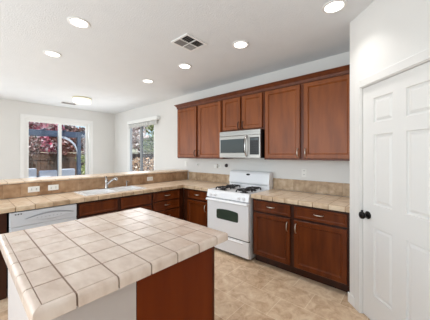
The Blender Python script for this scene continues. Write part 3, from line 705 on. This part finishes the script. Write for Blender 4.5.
fence('brown board fence seen through the side window', Matrix.Translation((0, 3.4, 0)), -11.5, 3, 1.5, 0)
def tree(name, label, x, y, base, h, r_, m_, n, stem=True, sz=.09, group=None, flat=1.0):
    t_ = thing(name, label, 'tree' if stem else 'shrub', (x, y, -.04), group)
    q = MB(); rnd = random.Random(int(x*100+y*37)); lobes = [(rnd.uniform(-.55, .55)*r_, rnd.uniform(-.55, .55)*r_, base+(h-base)*rnd.uniform(.15, .85), r_*rnd.uniform(.38, .5)) for _ in range(9)]
    for _ in range(n):
        lx, ly, lz, lr = rnd.choice(lobes)
        d_ = Vector((rnd.gauss(0, 1), rnd.gauss(0, 1), rnd.gauss(0, 1))).normalized()*lr*rnd.random()**.4
        p = Vector((x+lx+d_.x, y+ly+d_.y, min(max(lz+d_.z*flat, base), h)))
        u = Vector((rnd.gauss(0, 1), rnd.gauss(0, 1), rnd.gauss(0, 1))).normalized(); v = u.orthogonal().normalized(); s_ = sz*rnd.uniform(.6, 1.3)
        w_ = u.cross(v)
        q.face([p-u*s_, p-v*s_*.5+w_*s_*.1, p+u*s_, p+v*s_*.5+w_*s_*.1])
    q.build('foliage', m_, t_)
    q = MB(); zt_ = base+(h-base)*.55
    q.tube([(x, y, -.04), (x+.04, y-.03, zt_*.5), (x-.03, y+.02, zt_)], [.09*r_+.02, .07*r_+.015, .03], 8)
    for i, (lx, ly, lz, lr) in enumerate(lobes[:6]):
        q.tube([(x, y, zt_*.55), (x+lx*.5, y+ly*.5, (zt_*.55+lz)/2), (x+lx, y+ly, lz)], [.045*r_+.01, .03*r_, .012], 6)
    q.build('trunk', BARK, t_, smooth=True); return t_
# trees beyond the fence seen by the patio door
for (x, y, base, h, r_, m_, n_, lb) in (
    (-12.3, -3.2, .9, 4.2, 1.3, LEAFP, 4200, 'pink leaved plum tree beyond the fence at the left edge of the patio door'),
    (-12.3, -.4, .9, 4.3, 1.3, LEAFP, 4200, 'pink plum tree beyond the fence in the middle of the patio door'),
    (-12.3, 2.35, .9, 4.2, 1.3, LEAFM, 3800, 'mauve brown tree beyond the fence behind the pergola post'),
    (-15.2, -4.8, .9, 6.0, 1.5, LEAFM, 3000, 'mauve tree in the far row at the left edge of the patio door'),
    (-15.2, -1.7, .9, 6.0, 1.5, LEAFP, 3400, 'pink tree in the far row behind the plum trees'),
    (-15.2, 1.5, .9, 6.0, 1.5, LEAFM, 3400, 'mauve tree in the far row behind the right door panel'),
    (-15.2, 4.7, .9, 6.0, 1.5, LEAFM, 3000, 'mauve tree in the far row at the right edge of the patio door')):
    tree('plum_tree', lb, x, y, base, h, r_, m_, int(n_*1.3), sz=.12, group='trees beyond the fence')
for i, (x, y, lb) in enumerate(((-9.95, -1.5, 'mauve shrub in front of the fence at the left of the patio door'), (-9.95, -.1, 'mauve shrub in front of the fence beside the pale patio seats'), (-9.95, 1.3, 'mauve shrub in front of the fence inside the right door panel'))):
    tree('tall_shrub', lb, x, y, 1.45, 2.4, .68, LEAFM, 1500, False, .07)
tree('green_shrub', 'yellow green leafy shrub beside the pergola post', -8.6, .42, .15, 1.65, .42, LEAFG, 1500, False, .06)
# outside the side window
for x, y, base, h, r_, m_, lb in ((-12.6, 5.4, .9, 5.2, 1.6, LEAFW, 'pale blossoming tree outside the left pane of the side window'), (-9.3, 5.2, .8, 5.0, 1.5, LEAFG, 'yellow green tree outside the right pane of the side window')):
    tree('garden_tree', lb, x, y, base, h, r_, m_, 3800, sz=.10)
tree('garden_tree', 'pale tall tree behind the other two outside the side window', -13.0, 9.2, .9, 6.0, 1.9, LEAFW, 3000, sz=.12)
tree('garden_shrub', 'tan leafy shrub by the fence outside the left pane of the side window', -8.3, 2.65, .2, 1.35, .6, LEAFT, 700, False, .06)
tree('garden_shrub', 'tan leafy shrub by the fence outside the right pane of the side window', -6.85, 2.65, .2, 1.3, .6, LEAFT, 600, False, .06)
# pergola
t = thing('pergola', 'blue grey painted pergola standing on the patio', 'pergola', (-7.9, -2.2, -.04))
PXF, PXB = -7.2, -7.75
for px_, py_ in ((PXF, -.25), (PXB, -.74), (PXF, -4.6), (PXB, -4.6)):
    q = MB(); q.box(px_-.06, px_+.06, py_-.06, py_+.06, -.04, 2.12); po = q.build('post', PERG, t, .005)
    if px_ == PXB: continue
    s_ = -1 if py_ > -2 else 1
    q = MB(); pts = [(px_, py_+s_*(.06+.62*(1-math.cos(u))), 1.50+.60*math.sin(u)) for u in [PI/2*i/8 for i in range(9)]]
    rings = [[(p[0]-.03, p[1], p[2]-.04), (p[0]+.03, p[1], p[2]-.04), (p[0]+.03, p[1]+.01, p[2]+.04), (p[0]-.03, p[1]+.01, p[2]+.04)] for p in pts]
    q.loft(rings); q.build('brace', mat('pergola_brace_lit', (186, 194, 204), .6), po, label='curved corner brace coloured as lit from below')  # lighter than the posts: light from below is put into the colour
for px_ in (PXF, PXB):
    q = MB(); q.box(px_-.045, px_+.045, -5.1, .2, 2.12, 2.30); q.build('beam', PERG, t, .005)
for i in range(9):
    q = MB(); y = -4.95+i*.6; q.box(PXB-.3, PXF+.3, y-.02, y+.02, 2.302, 2.335); q.build('rafter', PERG, t, .004)
# patio furniture
def seat(label, x, y, w, dpt, hb):
    t_ = thing('patio_sofa', label, 'patio seat', (x, y, -.04), 'patio seats')
    q = MB(); q.box(x-dpt/2, x+dpt/2, y-w/2, y+w/2, .02, .30); q.build('base_frame', WICK, t_, .02)
    q = MB(); q.box(x-dpt/2, x+dpt/2-.0, y-w/2+.1, y+w/2-.1, .305, .45); q.build('seat_cushion', CUSH, t_, .04, 3)
    q = MB(); q.box(x+dpt/2-.22, x+dpt/2-.04, y-w/2+.02, y+w/2-.02, .455, hb); q.build('back_cushion', CUSH, t_, .05, 3)
    q = MB(); q.box(x-dpt/2+.02, x+dpt/2-.24, y-w/2, y-w/2+.095, .305, .62); q.build('armrest', WICK, t_, .02)
    q = MB(); q.box(x-dpt/2+.02, x+dpt/2-.24, y+w/2-.095, y+w/2, .305, .62); q.build('armrest', WICK, t_, .02)
    q = MB()
    for sx in (-1, 1):
        for sy in (-1, 1): q.box(x+sx*(dpt/2-.08)-.03, x+sx*(dpt/2-.08)+.03, y+sy*(w/2-.08)-.03, y+sy*(w/2-.08)+.03, -.04, .02)
    q.build('feet', WICK, t_)
seat('pale blue patio seat at the left edge of the patio door', -8.6, -1.72, .8, .8, .93)
seat('lower pale blue patio seat in the middle of the left door panel', -8.6, -.97, .62, .8, .83)
seat('pale patio seat by the middle of the door, left of the pergola post', -8.6, -.30, .56, .7, .86)
